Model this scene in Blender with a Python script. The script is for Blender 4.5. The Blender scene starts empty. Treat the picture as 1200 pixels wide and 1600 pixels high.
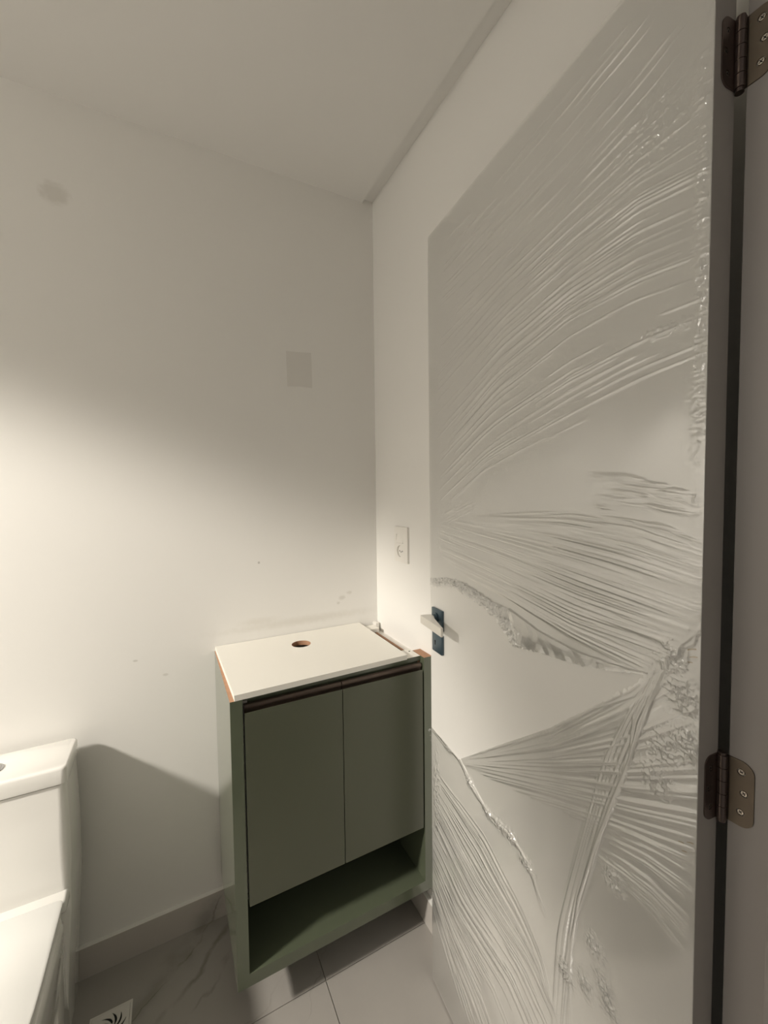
import bpy, bmesh, math, random
import numpy as np
from mathutils import Vector, Matrix

scene = bpy.context.scene
random.seed(7)
rng = np.random.default_rng(7)

# ------------------------------------------------------------------ camera
cam_data = bpy.data.cameras.new('camera')
cam = bpy.data.objects.new('camera', cam_data)
scene.collection.objects.link(cam)
rt = Vector((0.88638601, -0.46280584, -0.01142818))
up = Vector((0.03045016, 0.03365166, 0.99896965))
fw = Vector((0.46194441, 0.88582071, -0.04392087))
M = Matrix((rt, up, -fw)).transposed().to_4x4()
M.translation = Vector((-0.72176248, -1.45092822, 1.42229121))
cam.matrix_world = M
cam_data.sensor_fit = 'VERTICAL'
cam_data.sensor_height = 24.0
cam_data.sensor_width = 18.0
cam_data.lens = 641.151 / 1600 * 24.0
cam_data.clip_start = 0.01
scene.camera = cam

# ------------------------------------------------------------------ world: dim light of the corridor outside the door
world = bpy.data.worlds.new('world')
scene.world = world
world.use_nodes = True
bgn = world.node_tree.nodes['Background']
bgn.inputs[0].default_value = (1.0, 0.93, 0.84, 1)
bgn.inputs[1].default_value = 0.12

# ------------------------------------------------------------------ recessed ceiling downlight at the far left end of the room
ld = bpy.data.lights.new('downlight', 'SPOT')
ld.energy = 500
ld.color = (1.0, 0.93, 0.83)
ld.spot_size = math.radians(52)
ld.spot_blend = 0.55
ld.shadow_soft_size = 0.13
lo = bpy.data.objects.new('downlight', ld)
lo.location = (-3.0, -0.92, 2.47)
_az, _el = math.radians(24.5), math.radians(43)
lo.rotation_euler = Vector((math.cos(_az) * math.cos(_el), math.sin(_az) * math.cos(_el), -math.sin(_el))).to_track_quat('-Z', 'Y').to_euler()
scene.collection.objects.link(lo)

# the same fitting's weak spill outside its beam
sp = bpy.data.lights.new('downlight_spill', 'POINT')
sp.energy = 7; sp.color = ld.color; sp.shadow_soft_size = 0.03
so_ = bpy.data.objects.new('downlight_spill', sp); so_.location = lo.location
scene.collection.objects.link(so_)

# invented window as fill light, unseen (the pane itself is built with the room)
FILL_WINDOW_LIGHT = 3.8

vs = scene.view_settings
vs.view_transform = 'Standard'
vs.look = 'None'
vs.gamma = 1
vs.use_curve_mapping = False
vs.exposure = 0.0
scene.cycles.diffuse_bounces = 8
scene.cycles.max_bounces = 14
scene.cycles.transparent_max_bounces = 12
scene.cycles.use_denoising = True

# ------------------------------------------------------------------ helpers
def srgb(r, g, b):
    f = lambda c: (c / 255 / 12.92) if c / 255 <= 0.04045 else ((c / 255 + 0.055) / 1.055) ** 2.4
    return (f(r), f(g), f(b), 1)

def mat(name, col, rough=0.6, metal=0.0, noise=0.0, nscale=8.0, bump=0.0, bscale=200.0, coat=0.0):
    m = bpy.data.materials.new(name)
    m.use_nodes = True
    nt = m.node_tree
    b = nt.nodes['Principled BSDF']
    b.inputs['Base Color'].default_value = col
    b.inputs['Roughness'].default_value = rough
    b.inputs['Metallic'].default_value = metal
    b.inputs['Coat Weight'].default_value = coat
    tc = nt.nodes.new('ShaderNodeTexCoord')
    if noise > 0:
        n = nt.nodes.new('ShaderNodeTexNoise'); n.inputs['Scale'].default_value = nscale; n.inputs['Detail'].default_value = 5
        nt.links.new(tc.outputs['Object'], n.inputs['Vector'])
        mx = nt.nodes.new('ShaderNodeMix'); mx.data_type = 'RGBA'
        mx.inputs['A'].default_value = tuple(c * (1 - noise) for c in col[:3]) + (1,)
        mx.inputs['B'].default_value = tuple(min(1, c * (1 + noise)) for c in col[:3]) + (1,)
        nt.links.new(n.outputs['Fac'], mx.inputs['Factor'])
        nt.links.new(mx.outputs['Result'], b.inputs['Base Color'])
    if bump > 0:
        n2 = nt.nodes.new('ShaderNodeTexNoise'); n2.inputs['Scale'].default_value = bscale; n2.inputs['Detail'].default_value = 3
        nt.links.new(tc.outputs['Object'], n2.inputs['Vector'])
        bp = nt.nodes.new('ShaderNodeBump'); bp.inputs['Strength'].default_value = bump; bp.inputs['Distance'].default_value = 0.001
        nt.links.new(n2.outputs['Fac'], bp.inputs['Height'])
        nt.links.new(bp.outputs['Normal'], b.inputs['Normal'])
    return m

def tag(o, label=None, cat=None, group=None, kind=None):
    if label: o['label'] = label
    if cat: o['category'] = cat
    if group: o['group'] = group
    if kind: o['kind'] = kind
    return o

def empty(name, loc, rz=0.0):
    o = bpy.data.objects.new(name, None)
    o.location = loc
    o.rotation_euler = (0, 0, rz)
    o.empty_display_size = 0.05
    scene.collection.objects.link(o)
    return o

OFF = {}    # children given in world coordinates are shifted by their thing's base
def obj(name, bm, m, parent=None, smooth=False):
    me = bpy.data.meshes.new(name)
    if parent is not None and parent.name in OFF:
        bmesh.ops.translate(bm, verts=bm.verts, vec=-OFF[parent.name])
    bm.normal_update()
    bm.to_mesh(me); bm.free()
    if m: me.materials.append(m)
    if smooth:
        for p in me.polygons: p.use_smooth = True
    o = bpy.data.objects.new(name, me)
    scene.collection.objects.link(o)
    if parent is not None:
        o.parent = parent
        if parent.name in OFF: OFF[o.name] = OFF[parent.name]
    return o

def bx(bm, x0, x1, y0, y1, z0, z1, bev=0.0, seg=2):
    t = bmesh.new()
    bmesh.ops.create_cube(t, size=1)
    for v in t.verts:
        v.co = Vector((x0 + (v.co.x + .5) * (x1 - x0), y0 + (v.co.y + .5) * (y1 - y0), z0 + (v.co.z + .5) * (z1 - z0)))
    if bev > 0:
        bmesh.ops.bevel(t, geom=t.edges[:] , offset=bev, segments=seg, affect='EDGES', profile=0.5)
    join(bm, t)

def join(bm, t):
    me = bpy.data.meshes.new('tmp'); t.to_mesh(me); t.free(); bm.from_mesh(me); bpy.data.meshes.remove(me)

def box(name, x0, x1, y0, y1, z0, z1, m, parent=None, bev=0.0):
    bm = bmesh.new(); bx(bm, x0, x1, y0, y1, z0, z1, bev)
    return obj(name, bm, m, parent)

def prism(bm, pts, vec):
    """extrude a planar polygon (list of 3-vectors) by vec"""
    t = bmesh.new()
    a = [t.verts.new(Vector(p)) for p in pts]
    f = t.faces.new(a)
    r = bmesh.ops.extrude_face_region(t, geom=[f])
    bmesh.ops.translate(t, verts=[g for g in r['geom'] if isinstance(g, bmesh.types.BMVert)], vec=Vector(vec))
    bmesh.ops.recalc_face_normals(t, faces=t.faces)
    join(bm, t)

def cyl(bm, p0, p1, r0, r1=None, n=24, cap=True):
    if r1 is None: r1 = r0
    p0 = Vector(p0); p1 = Vector(p1); d = (p1 - p0)
    q = d.to_track_quat('Z', 'Y')
    t = bmesh.new()
    bmesh.ops.create_cone(t, cap_ends=cap, segments=n, radius1=r0, radius2=r1, depth=d.length)
    bmesh.ops.transform(t, matrix=Matrix.Translation((p0 + p1) / 2) @ q.to_matrix().to_4x4(), verts=t.verts)
    join(bm, t)

def loft(bm, rings, cap0=True, cap1=True):
    vr = [[bm.verts.new(Vector(p)) for p in r] for r in rings]
    n = len(vr[0])
    for a, b in zip(vr[:-1], vr[1:]):
        for i in range(n):
            bm.faces.new((a[i], a[(i + 1) % n], b[(i + 1) % n], b[i]))
    if cap0: bm.faces.new(list(reversed(vr[0])))
    if cap1: bm.faces.new(vr[-1])
    bmesh.ops.recalc_face_normals(bm, faces=bm.faces)

def autosmooth(o, ang=35):
    me = o.data
    for p in me.polygons: p.use_smooth = True
    bm = bmesh.new(); bm.from_mesh(me)
    for e in bm.edges:
        if len(e.link_faces) == 2 and e.calc_face_angle(0) > math.radians(ang): e.smooth = False
    bm.to_mesh(me); bm.free()
    return o

def curve_plate(name, outline, holes, thick, m, parent, matrix):
    """flat plate with real holes, from a filled 2-D curve turned into a mesh"""
    cu = bpy.data.curves.new('tmpc', 'CURVE'); cu.dimensions = '2D'; cu.fill_mode = 'BOTH'; cu.extrude = thick / 2
    for poly in [outline] + holes:
        sp = cu.splines.new('POLY'); sp.points.add(len(poly) - 1); sp.use_cyclic_u = True
        for i, (a, b) in enumerate(poly): sp.points[i].co = (a, b, 0, 1)
    co = bpy.data.objects.new('tmpc', cu); scene.collection.objects.link(co)
    dg = bpy.context.evaluated_depsgraph_get()
    me = bpy.data.meshes.new_from_object(co.evaluated_get(dg))
    bpy.data.objects.remove(co); bpy.data.curves.remove(cu)
    bm = bmesh.new(); bm.from_mesh(me); bpy.data.meshes.remove(me)
    bmesh.ops.transform(bm, matrix=matrix, verts=bm.verts)
    for f_ in bm.faces: f_.smooth = False
    return obj(name, bm, m, parent)

# ------------------------------------------------------------------ materials
def wall_material():
    m = mat('wall_paint', (0.80, 0.79, 0.765, 1), 0.75, bump=0.12, bscale=90)
    return m
WALL = wall_material()

def back_wall_material():
    """same paint plus the faint damp spot high on the left and the scuffs above the cabinet"""
    m = mat('back_wall_paint', (0.80, 0.79, 0.765, 1), 0.75, bump=0.12, bscale=90)
    nt = m.node_tree; b = nt.nodes['Principled BSDF']
    tc = nt.nodes.new('ShaderNodeTexCoord')
    prev = None
    spots = [(-0.978, 2.26, .030, .026, .86, .45), (-0.15, 1.028, .012, .008, .86, .5), (-0.12, 1.045, .01, .006, .88, .5), (-0.165, 1.01, .006, .005, .85, .5),
             (-0.46, .985, .05, .010, .93, 1.0), (-0.30, .965, .2, .012, .90, 1.0), (-0.75, 0.86, .008, .004, .85, .4), (-0.83, .92, .006, .003, .8, .4), (-0.455, 1.19, .004, .004, .7, .3), (-0.52, .90, .005, .010, .9, .4)]
    col = nt.nodes.new('ShaderNodeRGB'); col.outputs[0].default_value = (0.80, 0.79, 0.765, 1)
    prev = col.outputs[0]
    ns = nt.nodes.new('ShaderNodeTexNoise'); ns.inputs['Scale'].default_value = 60
    nt.links.new(tc.outputs['Object'], ns.inputs['Vector'])
    for (x, z, rx, rz, k, soft) in spots:
        mp = nt.nodes.new('ShaderNodeMapping'); mp.vector_type = 'POINT'
        mp.inputs['Location'].default_value = (-x / rx, 0, -z / rz); mp.inputs['Scale'].default_value = (1 / rx, 0, 1 / rz)
        nt.links.new(tc.outputs['Object'], mp.inputs['Vector'])
        ln = nt.nodes.new('ShaderNodeVectorMath'); ln.operation = 'LENGTH'
        nt.links.new(mp.outputs[0], ln.inputs[0])
        ad = nt.nodes.new('ShaderNodeMath'); ad.operation = 'MULTIPLY_ADD'
        nt.links.new(ns.outputs['Fac'], ad.inputs[0]); ad.inputs[1].default_value = 1.1; nt.links.new(ln.outputs['Value'], ad.inputs[2])
        mr = nt.nodes.new('ShaderNodeMapRange'); mr.interpolation_type = 'SMOOTHSTEP'
        mr.inputs['From Min'].default_value = 1.55 - soft; mr.inputs['From Max'].default_value = 1.55 + soft
        mr.inputs['To Min'].default_value = 1; mr.inputs['To Max'].default_value = 0
        nt.links.new(ad.outputs[0], mr.inputs['Value'])
        mx = nt.nodes.new('ShaderNodeMix'); mx.data_type = 'RGBA'
        nt.links.new(mr.outputs[0], mx.inputs['Factor']); nt.links.new(prev, mx.inputs['A'])
        mx.inputs['B'].default_value = (0.80 * k, 0.79 * k * .99, 0.765 * k * .97, 1)
        prev = mx.outputs['Result']
    nt.links.new(prev, b.inputs['Base Color'])
    return m

def marble_material(name, base=(0.365, 0.345, 0.32), veins=True):
    m = bpy.data.materials.new(name); m.use_nodes = True
    nt = m.node_tree; b = nt.nodes['Principled BSDF']
    b.inputs['Roughness'].default_value = 0.22
    geo = nt.nodes.new('ShaderNodeNewGeometry')
    # broad cloudiness
    n1 = nt.nodes.new('ShaderNodeTexNoise'); n1.inputs['Scale'].default_value = 5; n1.inputs['Detail'].default_value = 6
    nt.links.new(geo.outputs['Position'], n1.inputs['Vector'])
    # warped coordinates
    nw = nt.nodes.new('ShaderNodeTexNoise'); nw.inputs['Scale'].default_value = 9; nw.inputs['Detail'].default_value = 5
    nt.links.new(geo.outputs['Position'], nw.inputs['Vector'])
    sub = nt.nodes.new('ShaderNodeVectorMath'); sub.operation = 'SUBTRACT'; sub.inputs[1].default_value = (.5, .5, .5)
    nt.links.new(nw.outputs['Color'], sub.inputs[0])
    sc = nt.nodes.new('ShaderNodeVectorMath'); sc.operation = 'SCALE'; sc.inputs['Scale'].default_value = 0.10
    nt.links.new(sub.outputs[0], sc.inputs[0])
    add = nt.nodes.new('ShaderNodeVectorMath'); add.operation = 'ADD'
    nt.links.new(geo.outputs['Position'], add.inputs[0]); nt.links.new(sc.outputs[0], add.inputs[1])
    def ramp_line(off, width, ang, spread):
        # distance to a slanted line through the warped floor plane
        dp = nt.nodes.new('ShaderNodeVectorMath'); dp.operation = 'DOT_PRODUCT'
        dp.inputs[1].default_value = (math.cos(ang), math.sin(ang), 0.35)
        nt.links.new(add.outputs[0], dp.inputs[0])
        a = nt.nodes.new('ShaderNodeMath'); a.operation = 'ADD'; a.inputs[1].default_value = -off
        nt.links.new(dp.outputs['Value'], a.inputs[0])
        ab = nt.nodes.new('ShaderNodeMath'); ab.operation = 'ABSOLUTE'; nt.links.new(a.outputs[0], ab.inputs[0])
        mr = nt.nodes.new('ShaderNodeMapRange'); mr.interpolation_type = 'SMOOTHSTEP'
        mr.inputs['From Min'].default_value = 0; mr.inputs['From Max'].default_value = width
        mr.inputs['To Min'].default_value = spread; mr.inputs['To Max'].default_value = 0
        nt.links.new(ab.outputs[0], mr.inputs['Value'])
        return mr.outputs[0]
    # vein direction on the floor: from (-.86,-.20) to (-.62,.0)
    ang = math.atan2(0.24, -0.20)
    c0 = -0.78 * math.cos(ang) + -0.13 * math.sin(ang)
    lines = [ramp_line(c0, .007, ang, .80), ramp_line(c0 - .030, .016, ang + .06, .60), ramp_line(c0 + .012, .050, ang, .42), ramp_line(c0 - .055, .008, ang + .12, .45),
             ramp_line(-0.60 * math.cos(ang) - 0.42 * math.sin(ang), .003, ang + .15, .3),
             ramp_line(-0.52 * math.cos(ang) - 0.40 * math.sin(ang), .006, ang - .1, .28)]
    tot = None
    for l in lines:
        if tot is None: tot = l
        else:
            mx = nt.nodes.new('ShaderNodeMath'); mx.operation = 'MAXIMUM'
            nt.links.new(tot, mx.inputs[0]); nt.links.new(l, mx.inputs[1]); tot = mx.outputs[0]
    # modulate the vein by noise so that it breaks up
    md = nt.nodes.new('ShaderNodeTexNoise'); md.inputs['Scale'].default_value = 14; md.inputs['Detail'].default_value = 4
    nt.links.new(geo.outputs['Position'], md.inputs['Vector'])
    mr = nt.nodes.new('ShaderNodeMapRange'); mr.inputs['From Min'].default_value = .35; mr.inputs['From Max'].default_value = .62
    nt.links.new(md.outputs['Fac'], mr.inputs['Value'])
    mu = nt.nodes.new('ShaderNodeMath'); mu.operation = 'MULTIPLY'; nt.links.new(tot, mu.inputs[0]); nt.links.new(mr.outputs[0], mu.inputs[1])
    cr = nt.nodes.new('ShaderNodeMix'); cr.data_type = 'RGBA'
    cr.inputs['A'].default_value = tuple(c * .92 for c in base) + (1,); cr.inputs['B'].default_value = tuple(min(1, c * 1.06) for c in base) + (1,)
    nt.links.new(n1.outputs['Fac'], cr.inputs['Factor'])
    fin = nt.nodes.new('ShaderNodeMix'); fin.data_type = 'RGBA'
    nt.links.new(mu.outputs[0], fin.inputs['Factor']); nt.links.new(cr.outputs['Result'], fin.inputs['A'])
    fin.inputs['B'].default_value = (0.17, 0.165, 0.135, 1)
    nt.links.new(fin.outputs['Result'], b.inputs['Base Color'])
    return m

BACKWALL = back_wall_material()
CEIL = mat('ceiling_paint', (0.80, 0.79, 0.77, 1), 0.8)
PATCH = mat('patch_paint', (0.715, 0.70, 0.67, 1), 0.7, bump=0.3, bscale=120)
TILE = marble_material('marble_tile')
SKIRT = marble_material('marble_skirting', base=(0.52, 0.49, 0.455))
GROUT = mat('grout', (0.30, 0.28, 0.25, 1), 0.9)
GREEN = mat('sage_laminate', (0.102, 0.118, 0.078, 1), 0.20, bump=0.03, bscale=300, coat=0.6)
GREEND = mat('sage_door_laminate', (0.088, 0.094, 0.064, 1), 0.30, bump=0.05, bscale=300)
MDF = mat('raw_board_edge', (0.40, 0.225, 0.135, 1), 0.8, noise=0.2, nscale=60)
WHITE = mat('white_melamine', (0.80, 0.78, 0.72, 1), 0.45)
BROWN = mat('bronze_profile', (0.10, 0.075, 0.060, 1), 0.35, metal=0.6)
DOORP = mat('door_lacquer', (0.78, 0.77, 0.74, 1), 0.42)
EDGEM = mat('door_edge_lacquer', (0.66, 0.62, 0.57, 1), 0.5, noise=.05, nscale=20)
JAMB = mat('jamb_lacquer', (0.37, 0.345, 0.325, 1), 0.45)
STEEL = mat('hinge_steel', (0.17, 0.14, 0.11, 1), 0.33, metal=0.9, noise=0.12, nscale=40)
STEELK = mat('hinge_knuckle_steel', (0.24, 0.19, 0.17, 1), 0.28, metal=0.9)
SCREW = mat('screw_steel', (0.55, 0.50, 0.44, 1), 0.25, metal=1.0)
DARK = mat('dark_void', (0.01, 0.01, 0.01, 1), 0.8)
BLUE = mat('blue_grey_plate', (0.065, 0.10, 0.125, 1), 0.30, metal=0.35)
CHROME = mat('satin_chrome', (0.80, 0.78, 0.74, 1), 0.30, metal=0.55)
CHROMED = mat('grey_chrome', (0.42, 0.41, 0.40, 1), 0.25, metal=0.8)
CERAM = mat('white_ceramic', (0.80, 0.79, 0.76, 1), 0.10, coat=0.5)
SEATM = mat('white_seat_plastic', (0.78, 0.78, 0.76, 1), 0.28)
BUTTON = mat('button_chrome', (0.55, 0.55, 0.56, 1), 0.18, metal=1.0)
PLASTIC = mat('white_plastic', (0.78, 0.76, 0.72, 1), 0.35)
DRAINM = mat('drain_plastic', (0.70, 0.68, 0.64, 1), 0.4)
STAIN = mat('yellow_glue', (0.50, 0.38, 0.20, 1), 0.6)

# ------------------------------------------------------------------ room shell
XL, YF, H = -3.35, -1.212, 2.527
box('wall_back', XL - .1, .1, 0, .1, -.02, H + .1, BACKWALL)['kind'] = 'structure'
box('wall_right', 0, .1, YF - .12, 0, -.02, H + .1, WALL)['kind'] = 'structure'
WY0, WY1, WZ0, WZ1 = -0.95, -0.30, 1.35, 2.05  # opening for the added fill window
bm = bmesh.new()
bx(bm, XL - .1, XL, YF - .12, WY0, -.02, H + .1); bx(bm, XL - .1, XL, WY1, 0, -.02, H + .1)
bx(bm, XL - .1, XL, WY0, WY1, -.02, WZ0); bx(bm, XL - .1, XL, WY0, WY1, WZ1, H + .1)
obj('wall_left', bm, WALL)['kind'] = 'structure'
wn = empty('fill_window_1', (XL, (WY0 + WY1) / 2, WZ0)); wn['kind'] = 'structure'; OFF['fill_window_1'] = Vector(wn.location)  # made-up window, added out of view to brighten the room
bm = bmesh.new()
for a in ((WY0, WY0 + .04, WZ0, WZ1), (WY1 - .04, WY1, WZ0, WZ1), (WY0 + .04, WY1 - .04, WZ0, WZ0 + .04), (WY0 + .04, WY1 - .04, WZ1 - .04, WZ1)):
    bx(bm, XL - .07, XL - .03, *a)
obj('fill_window_frame', bm, mat('fill_window_aluminium', (.7, .7, .7, 1), .4), wn)
FILL_GLOW = bpy.data.materials.new('fill_pane_glow'); FILL_GLOW.use_nodes = True  # glowing sheet that gives the added fill light
_b = FILL_GLOW.node_tree.nodes['Principled BSDF']; _b.inputs['Base Color'].default_value = (.6, .6, .6, 1)
_b.inputs['Emission Color'].default_value = (1.0, .95, .87, 1); _b.inputs['Emission Strength'].default_value = FILL_WINDOW_LIGHT
box('fill_pane', XL - .053, XL - .047, WY0 + .04, WY1 - .04, WZ0 + .04, WZ1 - .04, FILL_GLOW, wn)
bm = bmesh.new()
OX0, OX1 = -0.865, -0.072
bx(bm, XL, OX0, YF - .12, YF, -.02, H + .1)
bx(bm, OX1, 0, YF - .12, YF, -.02, H + .1)
bx(bm, OX0, OX1, YF - .12, YF, 2.145, H + .1)
obj('wall_front', bm, WALL)['kind'] = 'structure'
# ceiling board with the shadow gap along the right wall
bm = bmesh.new()
bx(bm, XL - .1, -.043, YF - .12, .1, H - .005, H + .1)
bx(bm, -.043, .1, YF - .12, .1, H + .009, H + .1)
obj('ceiling', bm, CEIL)['kind'] = 'structure'

# floor: screed and 80 cm marble tiles with recessed joints
fl = box('floor', XL - .1, .1, -2.3, .1, -.06, -.003, GROUT)
fl['kind'] = 'structure'
FX, FY, T, J = -0.359, -0.353, 0.80, 0.0011
n = 0
xs = sorted([FX + T * k for k in range(-5, 3)]); ys = sorted([FY + T * k for k in range(-3, 2)])
for i in range(len(xs) - 1):
    for j in range(len(ys) - 1):
        a0, a1 = max(xs[i], XL), min(xs[i + 1], 0.0)
        b0, b1 = max(ys[j], -2.3), min(ys[j + 1], 0.0)
        if a1 - a0 < .02 or b1 - b0 < .02: continue
        box('tile', a0 + J, a1 - J, b0 + J, b1 - J, -.0028, 0.0, TILE, fl, bev=0.0006)
# base boards (porcelain strips)
for nm, b in (('baseboard_back', (-1.25, -.0141, -.014, 0)), ('baseboard_right', (-.014, 0, -1.19, 0))):
    o = box(nm, *b, 0, .094, SKIRT); o['kind'] = 'structure'
    o.data.materials.append(WALL)
    for p in o.data.polygons:
        if p.normal.z > .9: p.material_index = 1

# filled junction box on the back wall
bm = bmesh.new()
pts = [(-.3447, 1.9265), (-.3000, 1.9290), (-.2542, 1.9330), (-.2525, 1.86), (-.2528, 1.8075), (-.30, 1.8085), (-.3428, 1.8045), (-.3440, 1.87)]
prism(bm, [(x, 0.0, z) for x, z in pts], (0, -.0008, 0))
tag(obj('wall_patch', bm, PATCH), 'greyish rectangular filler patch on the white back wall, left of the corner', 'wall patch')

# ------------------------------------------------------------------ door frame, room side of the doorway
PX, PY = -0.10816, -1.19358
tr = empty('trim_1', (-.09, YF, 0)); tr['kind'] = 'structure'; OFF['trim_1'] = Vector((-.09, YF, 0))
box('jamb', -.104, -.072, YF - .125, PY - .0095, 0, 2.145, JAMB, tr, bev=.001)
box('door_stop', -.116, -.1041, YF - .125, -1.2475, 0, 2.13, JAMB, tr, bev=.0015)
box('casing', -.072, -.012, YF + .0005, PY - .0095, .0, 2.19, JAMB, tr, bev=.001)
tr2 = empty('trim_2', (OX0, YF, 0)); tr2['kind'] = 'structure'; OFF['trim_2'] = Vector((OX0, YF, 0))
box('jamb', OX0, OX0 + .03, YF - .125, PY - .0095, 0, 2.145, JAMB, tr2, bev=.001)
box('casing', OX0 - .06, OX0, YF + .0005, PY - .0095, 0, 2.19, JAMB, tr2, bev=.001)
box('head_casing', OX0 + .001, -.073, YF + .0005, PY - .0095, 2.147, 2.19, JAMB, tr2, bev=.001)
box('head_jamb', OX0 + .031, -.1045, YF - .125, PY - .0095, 2.125, 2.1445, JAMB, tr2, bev=.001)

# ------------------------------------------------------------------ door leaf, local axes: x = thickness (away from the camera), y = along the leaf
ANG = -0.0945
dr = empty('door_1', (-0.148, -1.1898, 0), ANG)
dr['kind'] = 'structure'
TH, DW, ZB, ZT = .040, .6915, .008, 2.108
leaf = box('leaf', 0, TH, 0, DW, ZB, ZT, DOORP, dr, bev=.0012)
leaf.data.materials.append(EDGEM)
for p in leaf.data.polygons:
    if p.normal.y < -.9: p.material_index = 1

def lever_set(side):
    """square rose, neck, flat lever and key plate; side = -1 room face, +1 wall face"""
    x0 = 0 if side < 0 else TH
    s = side
    def B(bm, a, b, y0, y1, z0, z1, bev=0.0):
        xa, xb = sorted((x0 + s * a, x0 + s * b)); bx(bm, xa, xb, y0, y1, z0, z1, bev)
    bm = bmesh.new(); B(bm, 0, .008, .6178, .6722, 1.056, 1.1115, .0018)
    rose = autosmooth(obj('rose_plate', bm, BLUE, dr), 40)
    bm = bmesh.new(); B(bm, 0, .008, .6180, .6700, .9925, 1.0445, .0018)
    kp = autosmooth(obj('key_plate', bm, BLUE, dr), 40)
    bm = bmesh.new(); cyl(bm, (x0 + s * .008, .6525, 1.0215), (x0 + s * .0084, .6525, 1.0215), .0035)
    B(bm, .008, .0084, .6505, .6545, 1.0120, 1.0215)
    obj('keyhole', bm, DARK, kp)
    bm = bmesh.new(); cyl(bm, (x0 + s * .008, .645, 1.0885), (x0 + s * .012, .645, 1.0885), .013); cyl(bm, (x0 + s * .012, .645, 1.0885), (x0 + s * .026, .645, 1.0885), .0095, .008)
    autosmooth(obj('lever_neck', bm, BLUE, rose), 40)
    end = .060 if s < 0 else .050
    k = end / .060
    bm = bmesh.new()
    prof = [(.020, .6375), (.020, .6525), (.047, .6580), (.0495, .6580), (.0560 * 1.0, .5370), (.0500, .5370), (.0440, .5600), (.0300, .6150)]
    prism(bm, [(x0 + s * a * k, b, 1.0755) for a, b in prof], (0, 0, .0215))
    bmesh.ops.bevel(bm, geom=[e for e in bm.edges], offset=.0007, segments=2, affect='EDGES')
    autosmooth(obj('lever', bm, CHROME, dr), 40)
lever_set(-1)
lever_set(1)
tag(dr, 'white flush door leaf standing open along the right wall, partly wrapped in film', 'door')

# ------------------------------------------------------------------ hinges
def rounded_leaf(w, h, r, sgn, n=8):
    """leaf outline in (a,b): a from 0 (knuckle) to w, outer corners rounded"""
    pts = [(0, 0)]
    for i in range(n + 1):
        t = -math.pi / 2 + math.pi / 2 * i / n
        pts.append((w - r + r * math.cos(t), r + r * math.sin(t)))
    for i in range(n + 1):
        t = math.pi / 2 * i / n
        pts.append((w - r + r * math.cos(t), h - r + r * math.sin(t)))
    pts.append((0, h))
    return [(sgn * a, b) for a, b in pts]

def circle(cx, cy, r, n=20): return [(cx + r * math.cos(2 * math.pi * i / n), cy + r * math.sin(2 * math.pi * i / n)) for i in range(n)]

def screw(parent, matrix, r=.0036):
    bm = bmesh.new()
    t = bmesh.new(); cyl(t, (0, 0, -.0004), (0, 0, .0004), r, r * .85, 20); join(bm, t)
    for k in range(2):
        a = math.radians(35 + 90 * k)
        t = bmesh.new(); bx(t, -r * .62, r * .62, -r * .13, r * .13, .0004, .00048)
        bmesh.ops.rotate(t, verts=t.verts, cent=(0, 0, 0), matrix=Matrix.Rotation(a, 3, 'Z')); join(bm, t)
    bmesh.ops.transform(bm, matrix=matrix, verts=bm.verts)
    o = obj('screw', bm, SCREW, parent)
    o.data.materials.append(DARK)
    for p in o.data.polygons[-12:]: p.material_index = 1
    return o

AX = Vector((PX - .0005, PY - .0048, 0))       # hinge pin axis
def hinge(z0, z1, label):
    h = z1 - z0
    base = AX + Vector((0, 0, z0))
    hg = empty('door_hinge', base); OFF[hg.name] = base
    tag(hg, label, 'hinge', kind=None)
    # jamb leaf lies on the jamb face (plane x = const, running towards the camera)
    xj = -.104
    hs = [(.0195, h * .22, .0042), (.0225, h * .52, .0042), (.0195, h * .83, .0042)]
    mj = Matrix(((0, 0, -1, xj - .0007), (-1, 0, 0, base.y + .0012), (0, 1, 0, z0), (0, 0, 0, 1)))
    jl = curve_plate('jamb_leaf', rounded_leaf(.0325, h, .014, 1), [circle(a, b, r) for a, b, r in hs], .0014, STEEL, hg, mj)
    for a, b, r in hs: screw(jl, mj @ Matrix.Translation((a, b, -.0001)))
    # door leaf of the hinge on the edge of the wooden leaf
    u = Vector((.09440701, .99553368, 0)); v = Vector((.99553368, -.09440701, 0))
    c = Vector((-.148, -1.1898, z0)) + v * .0385 - u * .0008
    md = Matrix(((-v.x, 0, -u.x, c.x), (-v.y, 0, -u.y, c.y), (0, 1, 0, z0), (0, 0, 0, 1)))
    dl = curve_plate('door_leaf', rounded_leaf(.0262, h, .012, 1), [circle(.0155, h * .2, .0038), circle(.0190, h * .5, .0038), circle(.0155, h * .8, .0038)], .0014, STEELK, hg, md)
    for a, b in ((.0155, h * .2), (.0190, h * .5), (.0155, h * .8)): screw(dl, md @ Matrix.Translation((a, b, -.0001)), .0033)
    # knuckle in five barrels with pin tips
    nb = 5
    for k in range(nb):
        bm = bmesh.new()
        a = z0 + h * k / nb + .0004; b = z0 + h * (k + 1) / nb - .0004
        cyl(bm, (AX.x, AX.y, a), (AX.x, AX.y, b), .0058, n=28)
        autosmooth(obj('knuckle', bm, STEELK, hg))
    bm = bmesh.new()
    cyl(bm, (AX.x, AX.y, z0 - .004), (AX.x, AX.y, z0 + h + .003), .0046, n=24)
    autosmooth(obj('pin', bm, STEELK, hg))
    return hg
hinge(1.896, 1.975, 'dark steel butt hinge at the upper end of the door edge, below the ceiling')
hinge(1.004, 1.0875, 'dark steel butt hinge halfway down the door edge, lower of the two in view')

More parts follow.
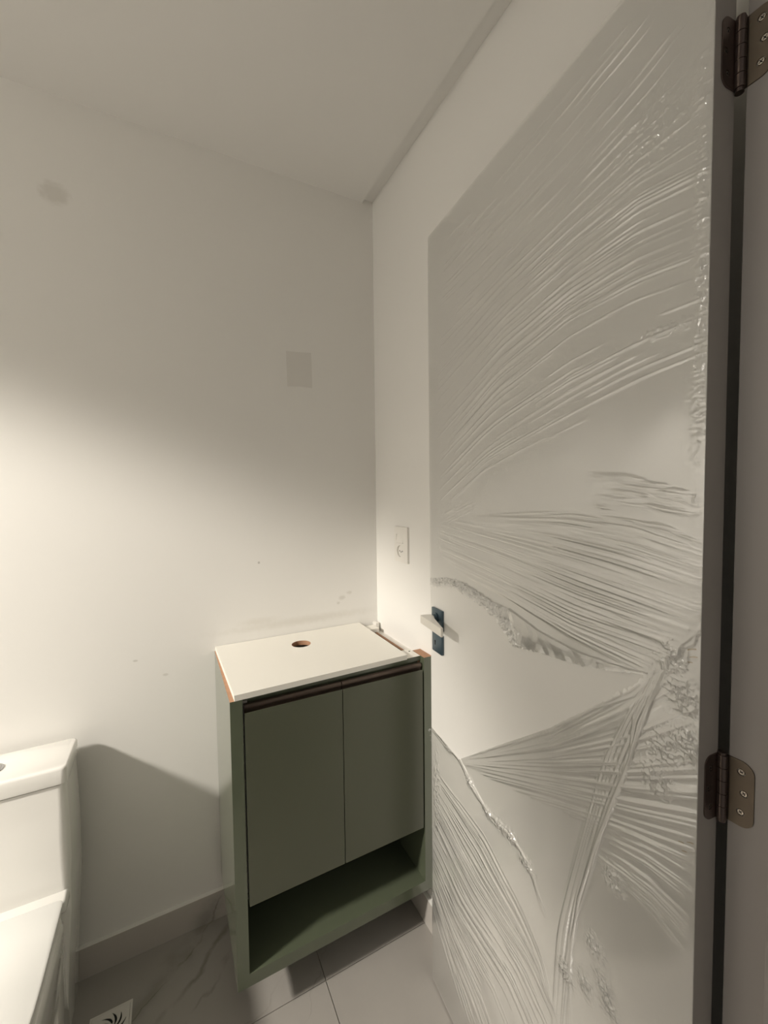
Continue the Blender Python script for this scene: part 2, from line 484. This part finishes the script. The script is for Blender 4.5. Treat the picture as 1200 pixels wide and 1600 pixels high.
# ------------------------------------------------------------------ stretch film on the door
def film():
    NU, NZ = 540, 1640
    U0, U1, Z0, Z1 = -.0005, DW + .0015, .012, 2.112
    us = np.linspace(U0, U1, NU); zs = np.linspace(Z0, Z1, NZ)
    du = us[1] - us[0]; dz = zs[1] - zs[0]
    Hh = np.zeros((NZ, NU))
    def seg(Hh, p0, p1, w, amp, taper=True):
        (a0, b0), (a1, b1) = p0, p1
        m = 3.2 * w
        i0 = max(0, int((min(a0, a1) - m - U0) / du)); i1 = min(NU, int((max(a0, a1) + m - U0) / du) + 2)
        j0 = max(0, int((min(b0, b1) - m - Z0) / dz)); j1 = min(NZ, int((max(b0, b1) + m - Z0) / dz) + 2)
        if i1 <= i0 or j1 <= j0: return
        A, B = np.meshgrid(us[i0:i1], zs[j0:j1])
        dx, dy = a1 - a0, b1 - b0
        L2 = dx * dx + dy * dy + 1e-12
        t = ((A - a0) * dx + (B - b0) * dy) / L2
        tc = np.clip(t, 0, 1)
        d2 = (A - a0 - tc * dx) ** 2 + (B - b0 - tc * dy) ** 2
        aa = amp[0] + (amp[1] - amp[0]) * tc
        g = aa * np.exp(-d2 / (2 * w * w))
        sub = Hh[j0:j1, i0:i1]
        np.maximum(sub, g, out=sub) if True else None
    def poly(p, w, amp, n=None):
        n = n or max(6, int(len(p) * 5))
        # smooth resample with taper at both ends
        p = np.array(p, float); s = np.r_[0, np.cumsum(np.hypot(*np.diff(p, axis=0).T))]
        ss = np.linspace(0, s[-1], n)
        q = np.c_[np.interp(ss, s, p[:, 0]), np.interp(ss, s, p[:, 1])]
        tt = np.linspace(0, 1, n); tp = np.sin(np.pi * np.clip(tt, 0.02, .98)) ** .6
        for k in range(n - 1): seg(Hh, q[k], q[k + 1], w, (amp * tp[k], amp * tp[k + 1]))
    def interp_guides(gs, t):
        t = t * (len(gs) - 1); k = min(int(t), len(gs) - 2); f = t - k
        def rs(g):
            g = np.array(g, float); s = np.r_[0, np.cumsum(np.hypot(*np.diff(g, axis=0).T))]
            ss = np.linspace(0, s[-1], 24); return np.c_[np.interp(ss, s, g[:, 0]), np.interp(ss, s, g[:, 1])]
        return rs(gs[k]) * (1 - f) + rs(gs[k + 1]) * f
    def family(gs, count, wr, ar, lr=(.2, .8), tpow=1.0, jit=.004, t0=0.0, t1=1.0):
        for _ in range(count):
            t = t0 + (t1 - t0) * rng.random() ** tpow
            c = interp_guides(gs, t)
            L = rng.uniform(*lr); s = rng.uniform(-.1, 1.1 - L); s = max(0, s)
            k0 = int(s * 23); k1 = min(23, int((s + L) * 23) + 1)
            if k1 - k0 < 2: continue
            p = c[k0:k1 + 1].copy()
            wob = np.cumsum(rng.normal(0, 1, len(p))) * jit * .05
            p[:, 1] += wob + rng.normal(0, jit)
            poly(p, rng.uniform(*wr), rng.uniform(*ar), n=14)
    F1 = [[(0.589,2.086),(0.352,2.087),(0.158,2.091),(0.107,2.091)],[(0.622,1.907),(0.352,1.924),(0.198,1.939),(0.082,1.959),(0.026,1.976)],[(0.641,1.718),(0.37,1.798),(0.197,1.824),(0.089,1.831),(0.005,1.815)],[(0.643,1.534),(0.39,1.652),(0.208,1.697),(0.087,1.702),(0.003,1.692)],[(0.628,1.365),(0.434,1.463),(0.22,1.519),(0.084,1.555),(0.004,1.569)]]
    F1b = [[(0.628,1.382),(0.482,1.422)],[(0.652,1.312),(0.434,1.386)]]
    Fs = [[(0.155,1.461),(0.082,1.443),(0.015,1.435)],[(0.16,1.402),(0.082,1.398),(0.004,1.388)]]
    F2 = [[(0.434,1.372),(0.192,1.392),(0.081,1.385),(0.003,1.364)],[(0.645,1.339),(0.349,1.311),(0.131,1.286),(0.001,1.27)],[(0.629,1.264),(0.434,1.245),(0.19,1.211),(0.035,1.211)],[(0.537,1.228),(0.349,1.207),(0.189,1.179),(0.078,1.168)]]
    K = [[(0.545,0.752),(0.244,0.986),(0.117,1.114),(0.043,1.208)],[(0.545,0.749),(0.244,0.932),(0.095,1.028),(0.001,1.101)],[(0.546,0.744),(0.259,0.887),(0.094,0.97),(-0.0,1.019)],[(0.154,0.886),(0.114,0.906),(0.064,0.926),(0.006,0.939)],[(0.141,0.822),(0.092,0.825),(0.053,0.824),(0.011,0.805)]]
    Mg = [[(0.635,0.649),(0.435,0.644),(0.309,0.585),(0.256,0.535),(0.224,0.448)],[(0.672,0.57),(0.459,0.516),(0.29,0.511),(0.209,0.466)],[(0.681,0.394),(0.542,0.357),(0.367,0.37),(0.307,0.343)],[(0.683,0.22),(0.606,0.149),(0.514,0.082)]]
    S = [[(0.026,1.213),(0.076,1.086),(0.131,0.924),(0.178,0.735),(0.197,0.601),(0.209,0.466)],[(0.068,1.167),(0.138,1.002),(0.185,0.807),(0.226,0.641),(0.233,0.561),(0.239,0.428)]]
    # upper streaks
    family(F1, 95, (.0008, .0011), (.0010, .0028), (.08, .35), t0=.02, t1=.55, jit=.006)
    family(F1, 100, (.0008, .0011), (.0010, .0028), (.08, .45), t0=.45, t1=.98, jit=.006)
    family(F1, 14, (.0010, .0014), (.0016, .0028), (.5, .9), t0=.15, t1=.98, jit=.004)
    family(F1b, 8, (.0012, .002), (.0008, .0016), (.4, .9))
    family(Fs, 26, (.0018, .003), (.0010, .0022), (.15, .5), jit=.01)
    # broad folds across the middle
    family(F2, 85, (.0016, .0028), (.0014, .0036), (.35, .95), t0=.05, t1=1.0, jit=.0015)
    family(F2, 150, (.0009, .0014), (.0008, .0022), (.1, .6), t0=.0, t1=1.0, jit=.0015)
    # lower part
    family(K, 60, (.0010, .0022), (.0010, .0034), (.25, .9), t0=0.02, t1=.6, jit=.002)
    family(K, 60, (.0009, .0016), (.0010, .0028), (.3, .9), t0=.5, t1=1.0, jit=.002)
    family(Mg, 150, (.0009, .0018), (.0008, .0028), (.15, .8), jit=.006)
    family(S, 44, (.0008, .0018), (.0010, .0032), (.2, .8))
    cordA = [(0.684,0.761),(0.601,0.758),(0.545,0.754),(0.472,0.717),(0.423,0.706),(0.347,0.713),(0.295,0.696),(0.257,0.635)]
    cordB = [(-0.001,1.255),(0.015,1.234),(0.035,1.211),(0.046,1.18),(0.076,1.095),(0.09,1.031),(0.12,0.942),(0.148,0.849),(0.178,0.735),(0.193,0.628),(0.195,0.484)]
    cordC = [(0.545,0.754),(0.387,0.882),(0.244,0.996),(0.154,1.079),(0.092,1.135),(0.065,1.169),(0.035,1.211)]
    rim = [(0.684,1.167),(0.566,1.187),(0.507,1.18),(0.459,1.172),(0.406,1.158),(0.363,1.141),(0.341,1.119),(0.299,1.124),(0.233,1.133),(0.176,1.141),(0.118,1.155),(0.065,1.17)]
    for c, w, a in ((cordA, .0026, .0045), (cordB, .0022, .0045), (cordC, .0018, .0035), (rim, .0020, .0035)):
        poly(c, w, a)
        for _ in range(6):
            q = np.array(c) + rng.normal(0, .0045, (len(c), 2)); poly(q, w * .45, a * .8)
    # crumpled crinkles: along the torn rim, at the knots and along the cords
    # crinkle networks: ridged noise inside soft patches
    def vnoise(cell, seed):
        r_ = np.random.default_rng(seed)
        gx = int((U1 - U0) / cell[0]) + 4; gz = int((Z1 - Z0) / cell[1]) + 4
        g = r_.random((gz, gx))
        fx = (us - U0) / cell[0]; fz = (zs - Z0) / cell[1]
        ix = fx.astype(int); iz = fz.astype(int)
        tx_ = fx - ix; tz_ = fz - iz; tx_ = tx_ * tx_ * (3 - 2 * tx_); tz_ = tz_ * tz_ * (3 - 2 * tz_)
        a = g[iz][:, ix] * (1 - tx_) + g[iz][:, ix + 1] * tx_
        b = g[iz + 1][:, ix] * (1 - tx_) + g[iz + 1][:, ix + 1] * tx_
        return a * (1 - tz_[:, None]) + b * tz_[:, None]
    rid = sum(w * (1 - np.abs(2 * vnoise(c, k) - 1)) ** 5 for k, (c, w) in enumerate((((.010, .006), .5), ((.006, .011), .5), ((.0045, .004), .35))))
    PM = np.zeros_like(Hh); AA, BB = np.meshgrid(us, zs)
    def crumple(cx, cy, rx, ry, cnt, amp, wr=None, L=None):
        np.maximum(PM, amp * 1.5 * np.exp(-((AA - cx) / (rx * 1.3)) ** 2 - ((BB - cy) / (ry * 1.3)) ** 2), out=PM)
    for (x, y) in ((.64, 1.178), (.60, 1.19), (.56, 1.195), (.53, 1.19), (.50, 1.187), (.47, 1.182), (.44, 1.172), (.41, 1.165), (.38, 1.152), (.355, 1.138)):
        crumple(x, y, .012, .008, 12, .0042)
    crumple(.345, 1.125, .016, .008, 22, .0045)
    for (x, y) in ((.425, .705), (.385, .706), (.347, .710), (.30, .69), (.60, .757), (.50, .73)):
        crumple(x, y, .014, .009, 14, .004)
    for (x, y, n_) in ((.145, .689, 18), (.128, .640, 16), (.163, .604, 12), (.203, .581, 16), (.12, .62, 14), (.113, .831, 16), (.035, 1.205, 18), (.02, 1.16, 20), (.012, 1.10, 18), (.04, 1.08, 20), (.05, 1.03, 14)):
        crumple(x, y, .012, .014, n_, .0038)
    crumple(.009, 1.75, .006, .20, 150, .0016, (.0008, .0014), (.003, .010))
    crumple(.012, 1.90, .010, .06, 50, .0016, (.0008, .0014), (.003, .012))
    crumple(.075, 1.90, .045, .04, 60, .0014, (.0008, .0013), (.004, .012))
    crumple(.66, .60, .012, .07, 60, .0026, (.001, .0016), (.004, .012))
    crumple(.05, 1.63, .03, .006, 24, .0018, (.0008, .0013), (.003, .010))
    Hh = Hh * .78 + PM * rid
    # slow undulation
    A, B = np.meshgrid(us, zs)
    und = .0004 * (np.sin(A * 37 + 3 * np.sin(B * 9)) * np.sin(B * 23 + 2 * np.sin(A * 11)) + 1)
    X = -(Hh + und + .0007)
    # the hole torn round the lever
    hole = [(0.70,1.166),(0.684,1.167),(0.566,1.187),(0.507,1.18),(0.459,1.172),(0.406,1.158),(0.363,1.141),(0.341,1.119),(0.299,1.124),(0.233,1.133),(0.176,1.141),(0.118,1.155),(0.065,1.17),(0.092,1.135),(0.154,1.079),(0.244,0.996),(0.387,0.882),(0.545,0.754),(0.601,0.758),(0.684,0.761),(0.70,0.762)]
    jt = np.clip((B - 1.09) / .03, 0, 1)
    Aj = A + jt * .004 * np.sin(B * 410) * np.sin(A * 330) ; Bj = B + jt * .003 * np.sin(A * 420 + 2.3 * np.sin(A * 133))
    inside = np.zeros_like(A, bool)
    hp = hole
    for k in range(len(hp)):
        x1, y1 = hp[k]; x2, y2 = hp[(k + 1) % len(hp)]
        c = ((y1 > Bj) != (y2 > Bj)) & (Aj < (x2 - x1) * (Bj - y1) / (y2 - y1 + 1e-12) + x1)
        inside ^= c
    keepq = ~(inside[:-1, :-1] & inside[1:, 1:] & inside[1:, :-1] & inside[:-1, 1:])
    idx = np.arange(NZ * NU).reshape(NZ, NU)
    f = np.stack([idx[:-1, :-1], idx[1:, :-1], idx[1:, 1:], idx[:-1, 1:]], -1)[keepq]
    used = np.zeros(NZ * NU, bool); used[f.ravel()] = True
    remap = np.cumsum(used) - 1
    co = np.stack([X, A, B], -1).reshape(-1, 3)[used]
    f = remap[f]
    me = bpy.data.meshes.new('film_sheet')
    me.vertices.add(len(co)); me.vertices.foreach_set('co', co.astype(np.float32).ravel())
    me.loops.add(f.size); me.loops.foreach_set('vertex_index', f.astype(np.int32).ravel())
    me.polygons.add(len(f)); me.polygons.foreach_set('loop_start', np.arange(0, f.size, 4, dtype=np.int32))
    me.polygons.foreach_set('use_smooth', np.ones(len(f), bool))
    me.update(calc_edges=True)
    return me

def film_material():
    m = bpy.data.materials.new('stretch_film'); m.use_nodes = True
    nt = m.node_tree; nt.nodes.clear()
    out = nt.nodes.new('ShaderNodeOutputMaterial')
    tr = nt.nodes.new('ShaderNodeBsdfTransparent'); tr.inputs[0].default_value = (.975, .975, .97, 1)
    gl = nt.nodes.new('ShaderNodeBsdfGlossy'); gl.inputs['Roughness'].default_value = .13; gl.inputs['Color'].default_value = (1, 1, 1, 1)
    df = nt.nodes.new('ShaderNodeBsdfDiffuse'); df.inputs[0].default_value = (.88, .87, .85, 1)
    lw = nt.nodes.new('ShaderNodeFresnel'); lw.inputs['IOR'].default_value = 1.5
    mf = nt.nodes.new('ShaderNodeMath'); mf.operation = 'MULTIPLY_ADD'; mf.inputs[1].default_value = 3.0; mf.inputs[2].default_value = .03; mf.use_clamp = True
    nt.links.new(lw.outputs[0], mf.inputs[0])
    m1 = nt.nodes.new('ShaderNodeMixShader'); m1.inputs[0].default_value = .12
    nt.links.new(tr.outputs[0], m1.inputs[1]); nt.links.new(df.outputs[0], m1.inputs[2])
    m2 = nt.nodes.new('ShaderNodeMixShader')
    nt.links.new(mf.outputs[0], m2.inputs[0]); nt.links.new(m1.outputs[0], m2.inputs[1]); nt.links.new(gl.outputs[0], m2.inputs[2])
    nt.links.new(m2.outputs[0], out.inputs['Surface'])
    return m
FILM = film_material()
fo = empty('plastic_film', (-0.148, -1.1898, 0), ANG)
tag(fo, 'clear wrinkled stretch film wrapped round the white door, torn open at the lever', 'plastic film')
me = film(); me.materials.append(FILM)
sh = bpy.data.objects.new('film_sheet', me); scene.collection.objects.link(sh); sh.parent = fo

# folded-back rags of film along the torn edge: a crumpled band and a flat doubled flap
def rag(name, lineA, lineB, nu, nv, amp, off, seed):
    r_ = np.random.default_rng(seed)
    def rs(g, n):
        g = np.array(g, float); q = np.r_[0, np.cumsum(np.hypot(*np.diff(g, axis=0).T))]
        t = np.linspace(0, q[-1], n); return np.c_[np.interp(t, q, g[:, 0]), np.interp(t, q, g[:, 1])]
    a, b = rs(lineA, nu), rs(lineB, nu)
    h = r_.random((nu, nv))
    for _ in range(1): h[1:-1, 1:-1] = (h[1:-1, 1:-1] * 2 + h[:-2, 1:-1] + h[2:, 1:-1] + h[1:-1, :-2] + h[1:-1, 2:]) / 6
    bm = bmesh.new(); g = []
    for i in range(nu):
        row = []
        e = math.sin(math.pi * i / (nu - 1)) ** .5
        for j in range(nv):
            t = j / (nv - 1); p = a[i] * (1 - t) + b[i] * t + r_.normal(0, amp * .18, 2)
            row.append(bm.verts.new((-(off + amp * h[i, j] * (.3 + .7 * e)), p[0], p[1])))
        g.append(row)
    for i in range(nu - 1):
        for j in range(nv - 1):
            bm.faces.new((g[i][j], g[i + 1][j], g[i + 1][j + 1], g[i][j + 1]))
    return obj(name, bm, FILM, fo)
rag('film_fold', [(.690, 1.172), (.60, 1.192), (.53, 1.190), (.47, 1.180), (.41, 1.165), (.36, 1.148)], [(.690, 1.186), (.60, 1.204), (.53, 1.207), (.47, 1.200), (.41, 1.188), (.355, 1.185)], 90, 8, .007, .0012, 3)
rag('film_fold', [(.40, 1.152), (.36, 1.128), (.345, 1.112), (.30, 1.120)], [(.385, 1.172), (.35, 1.160), (.32, 1.145), (.29, 1.140)], 34, 8, .005, .0012, 5)
rag('film_flap', [(.330, 1.122), (.233, 1.131), (.176, 1.139), (.118, 1.153), (.065, 1.169)], [(.362, 1.187), (.27, 1.166), (.19, 1.158), (.12, 1.163), (.066, 1.1705)], 22, 4, .0018, .0045, 8)

# film folded over the free edge: small crumpled tuft beside the cabinet
def tuft(name, c, n, r, parent):
    bm = bmesh.new()
    for k in range(n):
        a = rng.uniform(0, 2 * math.pi); p = Vector((c[0] + rng.normal(0, r * .4), c[1] + rng.normal(0, r * .4), c[2] + rng.normal(0, r)))
        d1 = Vector((rng.normal(), rng.normal(), rng.normal())).normalized() * r * rng.uniform(.5, 1.2)
        d2 = Vector((rng.normal(), rng.normal(), rng.normal())).normalized() * r * rng.uniform(.3, .9)
        vs_ = [bm.verts.new(p), bm.verts.new(p + d1), bm.verts.new(p + d1 + d2), bm.verts.new(p + d2 * 1.2)]
        bm.faces.new(vs_)
    return obj(name, bm, FILM, parent)
tuft('film_tuft', (0.004, DW + .006, .745), 16, .007, fo)
tuft('film_tuft', (0.004, DW + .004, .715), 14, .006, fo)
# yellow glue smears on the door face by the hinge edge
for (a, z, l, w, sl) in ((.010, 1.223, .010, .0018, .4), (.008, 1.214, .009, .0016, .3), (.012, 1.206, .006, .0012, .2), (.007, .974, .008, .001, .5), (.018, .966, .007, .001, .3), (.014, .957, .006, .0009, .4)):
    bm = bmesh.new()
    pts = [(a - l / 2, z + sl * l / 2 - w / 2), (a, z - w * .3), (a + l / 2, z - sl * l / 2 - w / 2), (a + l / 2, z - sl * l / 2 + w / 3), (a, z + w * .9), (a - l / 2, z + sl * l / 2 + w / 2)]
    prism(bm, [(-.0001, p, q) for p, q in pts], (-.0003, 0, 0))
    obj('glue_smear', bm, STAIN, dr)['label'] = 'yellowish glue smear'

# ------------------------------------------------------------------ wall switch and socket on the right wall
y0, y1, z0, z1 = -.2515, -.1615, 1.182, 1.3065
sw = empty('wall_switch', (0, (y0 + y1) / 2, z0)); OFF['wall_switch'] = Vector((0, (y0 + y1) / 2, z0))
tag(sw, 'white wall plate with a rocker switch above a socket, between corner and door', 'switch')
def yz_plate(name, outline, holes, x, thick, m, parent):
    # local curve x -> world -y... plate lies in the plane x = const
    mt = Matrix(((0, 0, -1, x), (-1, 0, 0, 0), (0, 1, 0, 0), (0, 0, 0, 1)))
    return curve_plate(name, [(-a, b) for a, b in outline], [[(-a, b) for a, b in h] for h in holes], thick, m, parent, mt)
rk = [(-.2225, 1.2485), (-.1760, 1.2485), (-.1760, 1.2800), (-.2225, 1.2800)]
sk = circle(-.2000, 1.2200, .0205, 32)
yz_plate('plate', [(y0, z0), (y1, z0), (y1, z1), (y0, z1)], [rk, sk], -.004, .008, PLASTIC, sw)
bm = bmesh.new()
prism(bm, [(-.0088, -.2218, 1.2492), (-.0060, -.2218, 1.2795), (0, -.2218, 1.2795), (0, -.2218, 1.2492)], (0, .0451, 0))
obj('rocker', bm, PLASTIC, sw)
bm = bmesh.new(); cyl(bm, (-.0005, -.2, 1.22), (-.003, -.2, 1.22), .0200, n=32)
so = obj('socket', bm, PLASTIC, sw)
for dy, dz in ((-.0095, 0), (.0095, 0), (0, -.003)):
    bm = bmesh.new(); cyl(bm, (-.003, -.2 + dy, 1.22 + dz), (-.0033, -.2 + dy, 1.22 + dz), .0024, n=14)
    obj('pin_hole', bm, DARK, so)

# ------------------------------------------------------------------ vanity cabinet
CX0, CX1, CY, CZ0, CZ1 = -.605, -.0005, -.385, .145, .908
S = .030
cb = empty('vanity_cabinet', (-.3025, -.19, CZ0)); OFF['vanity_cabinet'] = Vector((-.3025, -.19, CZ0))
tag(cb, 'sage green two-door vanity cabinet hung in the corner, open shelf below', 'cabinet')
YB = -.0005
def side(x0, x1, name, notch):
    bm = bmesh.new()
    if notch:
        prism(bm, [(x0, CY, CZ0), (x0, CY, CZ1), (x0, -.3155, CZ1), (x0, -.3155, .884), (x0, -.0145, .884), (x0, -.0145, CZ0)], (x1 - x0, 0, 0))
    else:
        prism(bm, [(x0, CY, CZ0), (x0, CY, CZ1), (x0, YB, CZ1), (x0, YB, .0945), (x0, -.0145, .0945), (x0, -.0145, CZ0)][:3] + [(x0, YB, CZ0)], (x1 - x0, 0, 0))
    o = obj(name, bm, GREEN, cb)
    o.data.materials.append(MDF); o.data.materials.append(PLASTIC)
    for p in o.data.polygons:
        if p.normal.z > .9 or (notch and p.normal.y > .9 and p.center.z > .7): p.material_index = 1
        if notch and p.normal.z > .9 and p.center.y > -.02: p.material_index = 2
    return o
side(CX0, CX0 + S, 'side_panel', False)
side(CX1 - S, CX1, 'side_panel', True)
box('bottom_panel', CX0 + S, CX1 - S, CY, YB, CZ0, .179, GREEN, cb)
box('front_stretcher', CX0 + S + .0155, CX1 - S - .0095, -.361, -.346, .80, .8925, GREEN, cb)
box('back_panel', CX0 + S, CX1 - S, -.012, -.0006, .179, .86, GREEN, cb)
box('carcass_shelf', CX0 + S, CX1 - S, -.362, -.012, .360, .375, GREEN, cb)
# inner carcass sides, with raw brown edge seen through the gap at the right
box('carcass_side', CX0 + S, CX0 + S + .015, -.36, -.012, .375, .892, WHITE, cb)
box('carcass_side', CX1 - S - .009, CX1 - S, -.36, -.012, .375, .892, MDF, cb)
# front and rear top rails
rl = box('top_rail', CX0 + S + .0155, CX1 - S - .0005, -.3640, -.2985, .893, .9075, WHITE, cb)
rl.data.materials.append(GREEN)
for p in rl.data.polygons:
    if p.normal.y < -.9: p.material_index = 1
bm = bmesh.new(); cyl(bm, (-.0425, -.3165, .9075), (-.0425, -.3165, .9078), .003, n=14)
obj('screw_hole', bm, DARK, rl)
box('top_rail', CX0 + S + .0155, -.024, -.060, -.0121, .893, .9075, WHITE, cb)
box('corner_block', -.022, -.008, -.030, -.0005, .884, .9175, PLASTIC, cb, bev=.001)
# doors
SEAM = -.3041
for (a, b) in ((-.5700, SEAM - .0012), (SEAM + .0012, -.0357)):
    bm = bmesh.new()
    bx(bm, a, b, CY, CY + .018, .3585, .8620, .0006); bx(bm, a, b, CY, CY + .0016, .8616, .8705)
    obj('door', bm, GREEND, cb)
    bm = bmesh.new()
    # bronze pull profile: groove behind a rounded lip
    sec = [(CY + .0017, .8621), (CY + .0180, .8621), (CY + .0180, .8890), (CY + .0120, .8890), (CY + .0090, .8882), (CY + .0072, .8855), (CY + .0068, .8815), (CY + .0078, .8775), (CY + .0100, .8750), (CY + .0110, .8735), (CY + .0110, .8632), (CY + .0024, .8632), (CY + .0024, .8698), (CY + .0017, .8698)]
    prism(bm, [(a, y, z) for y, z in sec], (b - a, 0, 0))
    autosmooth(obj('pull_profile', bm, BROWN, cb), 30)
# ------------------------------------------------------------------ loose white top board with drain hole
TP = [(-.594, -.386), (-.0840, -.3720), (-.0820, -.0030), (-.6025, -.0020)]
tb = curve_plate('top_board', TP, [circle(-.3455, -.1180, .0315, 40)], .0150, WHITE, None, Matrix.Translation((0, 0, .9082 + .0075)))
tb.data.materials.append(MDF)
for p in tb.data.polygons:
    c = p.center
    if (Vector((c.x, c.y)) - Vector((-.3455, -.118))).length < .033 and abs(p.normal.z) < .5: p.material_index = 1
tag(tb, 'loose white board with a round drain hole lying on the green cabinet', 'board')

# ------------------------------------------------------------------ toilet
tx = -1.155
to = empty('toilet', (tx, -.35, 0)); OFF['toilet'] = Vector((tx, -.35, 0))
tag(to, 'white one-piece toilet with closed seat lid standing against the back wall', 'toilet')
def rrect(hw, ya, yb, z, r, n=7, taper=0.0):
    """rounded rectangle ring, ya = rear, yb = front"""
    pts = []
    for (cx, cy, a0) in ((hw - r, ya - r, 0), (-hw + r, ya - r, 90), (-hw + r, yb + r, 180), (hw - r, yb + r, 270)):
        for i in range(n + 1):
            a = math.radians(a0 + 90 * i / n); pts.append((tx + cx + r * math.cos(a), cy + r * math.sin(a), z))
    return pts
def dring(hw, ya, yb, z, r=.02, ns=14, front=.24):
    """D-shaped ring: square rear corners, long rounded front"""
    pts = []
    for (cx, cy, a0) in ((hw - r, ya - r, 0), (-hw + r, ya - r, 90)):
        for i in range(6):
            a = math.radians(a0 + 90 * i / 5); pts.append((tx + cx + r * math.cos(a), cy + r * math.sin(a), z))
    ym = yb + front
    pts.append((tx - hw, (ya - r + ym) / 2, z))
    for i in range(2 * ns + 1):
        a = math.pi + math.pi * i / (2 * ns)
        e = .80
        cx = abs(math.cos(a)) ** e * math.copysign(1, math.cos(a)); sy = abs(math.sin(a)) ** e
        pts.append((tx + hw * cx, ym - front * sy, z))
    pts.append((tx + hw, (ya - r + ym) / 2, z))
    return pts
# tank
bm = bmesh.new()
loft(bm, [rrect(.1550, -.020, -.180, 0, .012), rrect(.1615, -.020, -.185, .12, .012), rrect(.1700, -.020, -.190, .26, .014), rrect(.1780, -.020, -.192, .37, .014), rrect(.1785, -.020, -.191, .42, .016), rrect(.1785, -.020, -.186, .45, .018), rrect(.1800, -.020, -.183, .50, .022), rrect(.1795, -.020, -.180, .56, .022), rrect(.1775, -.020, -.172, .62, .020), rrect(.1745, -.020, -.165, .690, .018)])
autosmooth(obj('tank', bm, CERAM, to), 50)
# lid
bm = bmesh.new()
loft(bm, [rrect(.1730, -.024, -.163, .6935, .012), rrect(.1790, -.022, -.1705, .6950, .014), rrect(.1800, -.021, -.1720, .700, .015), rrect(.1795, -.021, -.1710, .731, .014), rrect(.1775, -.023, -.1690, .7350, .013), rrect(.1740, -.026, -.1655, .7370, .012)])
lid = autosmooth(obj('tank_lid', bm, CERAM, to), 50)
bm = bmesh.new(); cyl(bm, (tx + .012, -.0992, .7370), (tx + .012, -.0992, .7398), .0265, .0255, 36)
cyl(bm, (tx + .012, -.0992, .7398), (tx + .012, -.0992, .7415), .0215, .0205, 36)
autosmooth(obj('flush_button', bm, BUTTON, lid), 30)
# body with skirted base
bm = bmesh.new()
loft(bm, [dring(.140, -.232, -.60, 0, .03, front=.22), dring(.142, -.232, -.605, .05, .03, front=.22), dring(.150, -.232, -.62, .12, .03, front=.22), dring(.162, -.232, -.65, .22, .03, front=.23), dring(.172, -.232, -.68, .32, .03, front=.24), dring(.1775, -.232, -.695, .385, .03, front=.25), dring(.1770, -.232, -.697, .400, .03, front=.25), dring(.1740, -.235, -.694, .409, .028, front=.25), dring(.1690, -.240, -.688, .4105, .025, front=.25)])
t_ = bmesh.new(); bx(t_, tx - .160, tx + .160, -.27, -.16, .02, .405, .006); bx(t_, tx - .176, tx + .176, -.2235, -.150, .395, .4300, .008); join(bm, t_)
autosmooth(obj('bowl', bm, CERAM, to), 50)
# seat ring and closed lid
bm = bmesh.new()
loft(bm, [dring(.158, -.240, -.680, .4100, .02, front=.25), dring(.162, -.236, -.684, .4130, .02, front=.25), dring(.162, -.236, -.684, .4240, .02, front=.25)])
seat = autosmooth(obj('seat', bm, SEATM, to), 50)
bm = bmesh.new()
loft(bm, [dring(.168, -.229, -.690, .4255, .012, front=.27), dring(.1725, -.227, -.694, .4275, .012, front=.27), dring(.1730, -.2265, -.6945, .4380, .012, front=.27), dring(.1700, -.2285, -.692, .4405, .012, front=.27)])
autosmooth(obj('seat_lid', bm, SEATM, to), 50)

# ------------------------------------------------------------------ floor drain with curled slots
dx0, dx1, dy0, dy1 = -.957, -.857, -.238, -.138
cxd, cyd = (dx0 + dx1) / 2, (dy0 + dy1) / 2
fd = empty('floor_drain', (cxd, cyd, 0)); OFF['floor_drain'] = Vector((cxd, cyd, 0))
tag(fd, 'square pale floor drain cover with dark curled slots between toilet and cabinet', 'drain')
slots = []
for k in range(10):
    a0 = 2 * math.pi * k / 10
    sp = []
    for i in range(9):
        t = i / 8; r = .012 + .026 * t; a = a0 + .9 * t; w = .0008 + .0030 * math.sin(math.pi * min(1, t * .9 + .08)) 
        sp.append((r, a, w))
    L = [(cxd + r * math.cos(a) - w * math.sin(a), cyd + r * math.sin(a) + w * math.cos(a)) for r, a, w in sp]
    Rr = [(cxd + r * math.cos(a) + w * math.sin(a), cyd + r * math.sin(a) - w * math.cos(a)) for r, a, w in sp]
    slots.append(L + Rr[::-1])
m_ = .006
curve_plate('grate', [(dx0 + m_, dy0 + m_), (dx1 - m_, dy0 + m_), (dx1 - m_, dy1 - m_), (dx0 + m_, dy1 - m_)], slots, .002, DRAINM, fd, Matrix.Translation((0, 0, .0022)))
m2 = m_ - .0007
curve_plate('frame', [(dx0, dy0), (dx1, dy0), (dx1, dy1), (dx0, dy1)], [[(dx0 + m2, dy0 + m2), (dx1 - m2, dy0 + m2), (dx1 - m2, dy1 - m2), (dx0 + m2, dy1 - m2)]], .0026, DRAINM, fd, Matrix.Translation((0, 0, .0014)))
box('trap', dx0 + m_, dx1 - m_, dy0 + m_, dy1 - m_, .0002, .0010, DARK, fd)
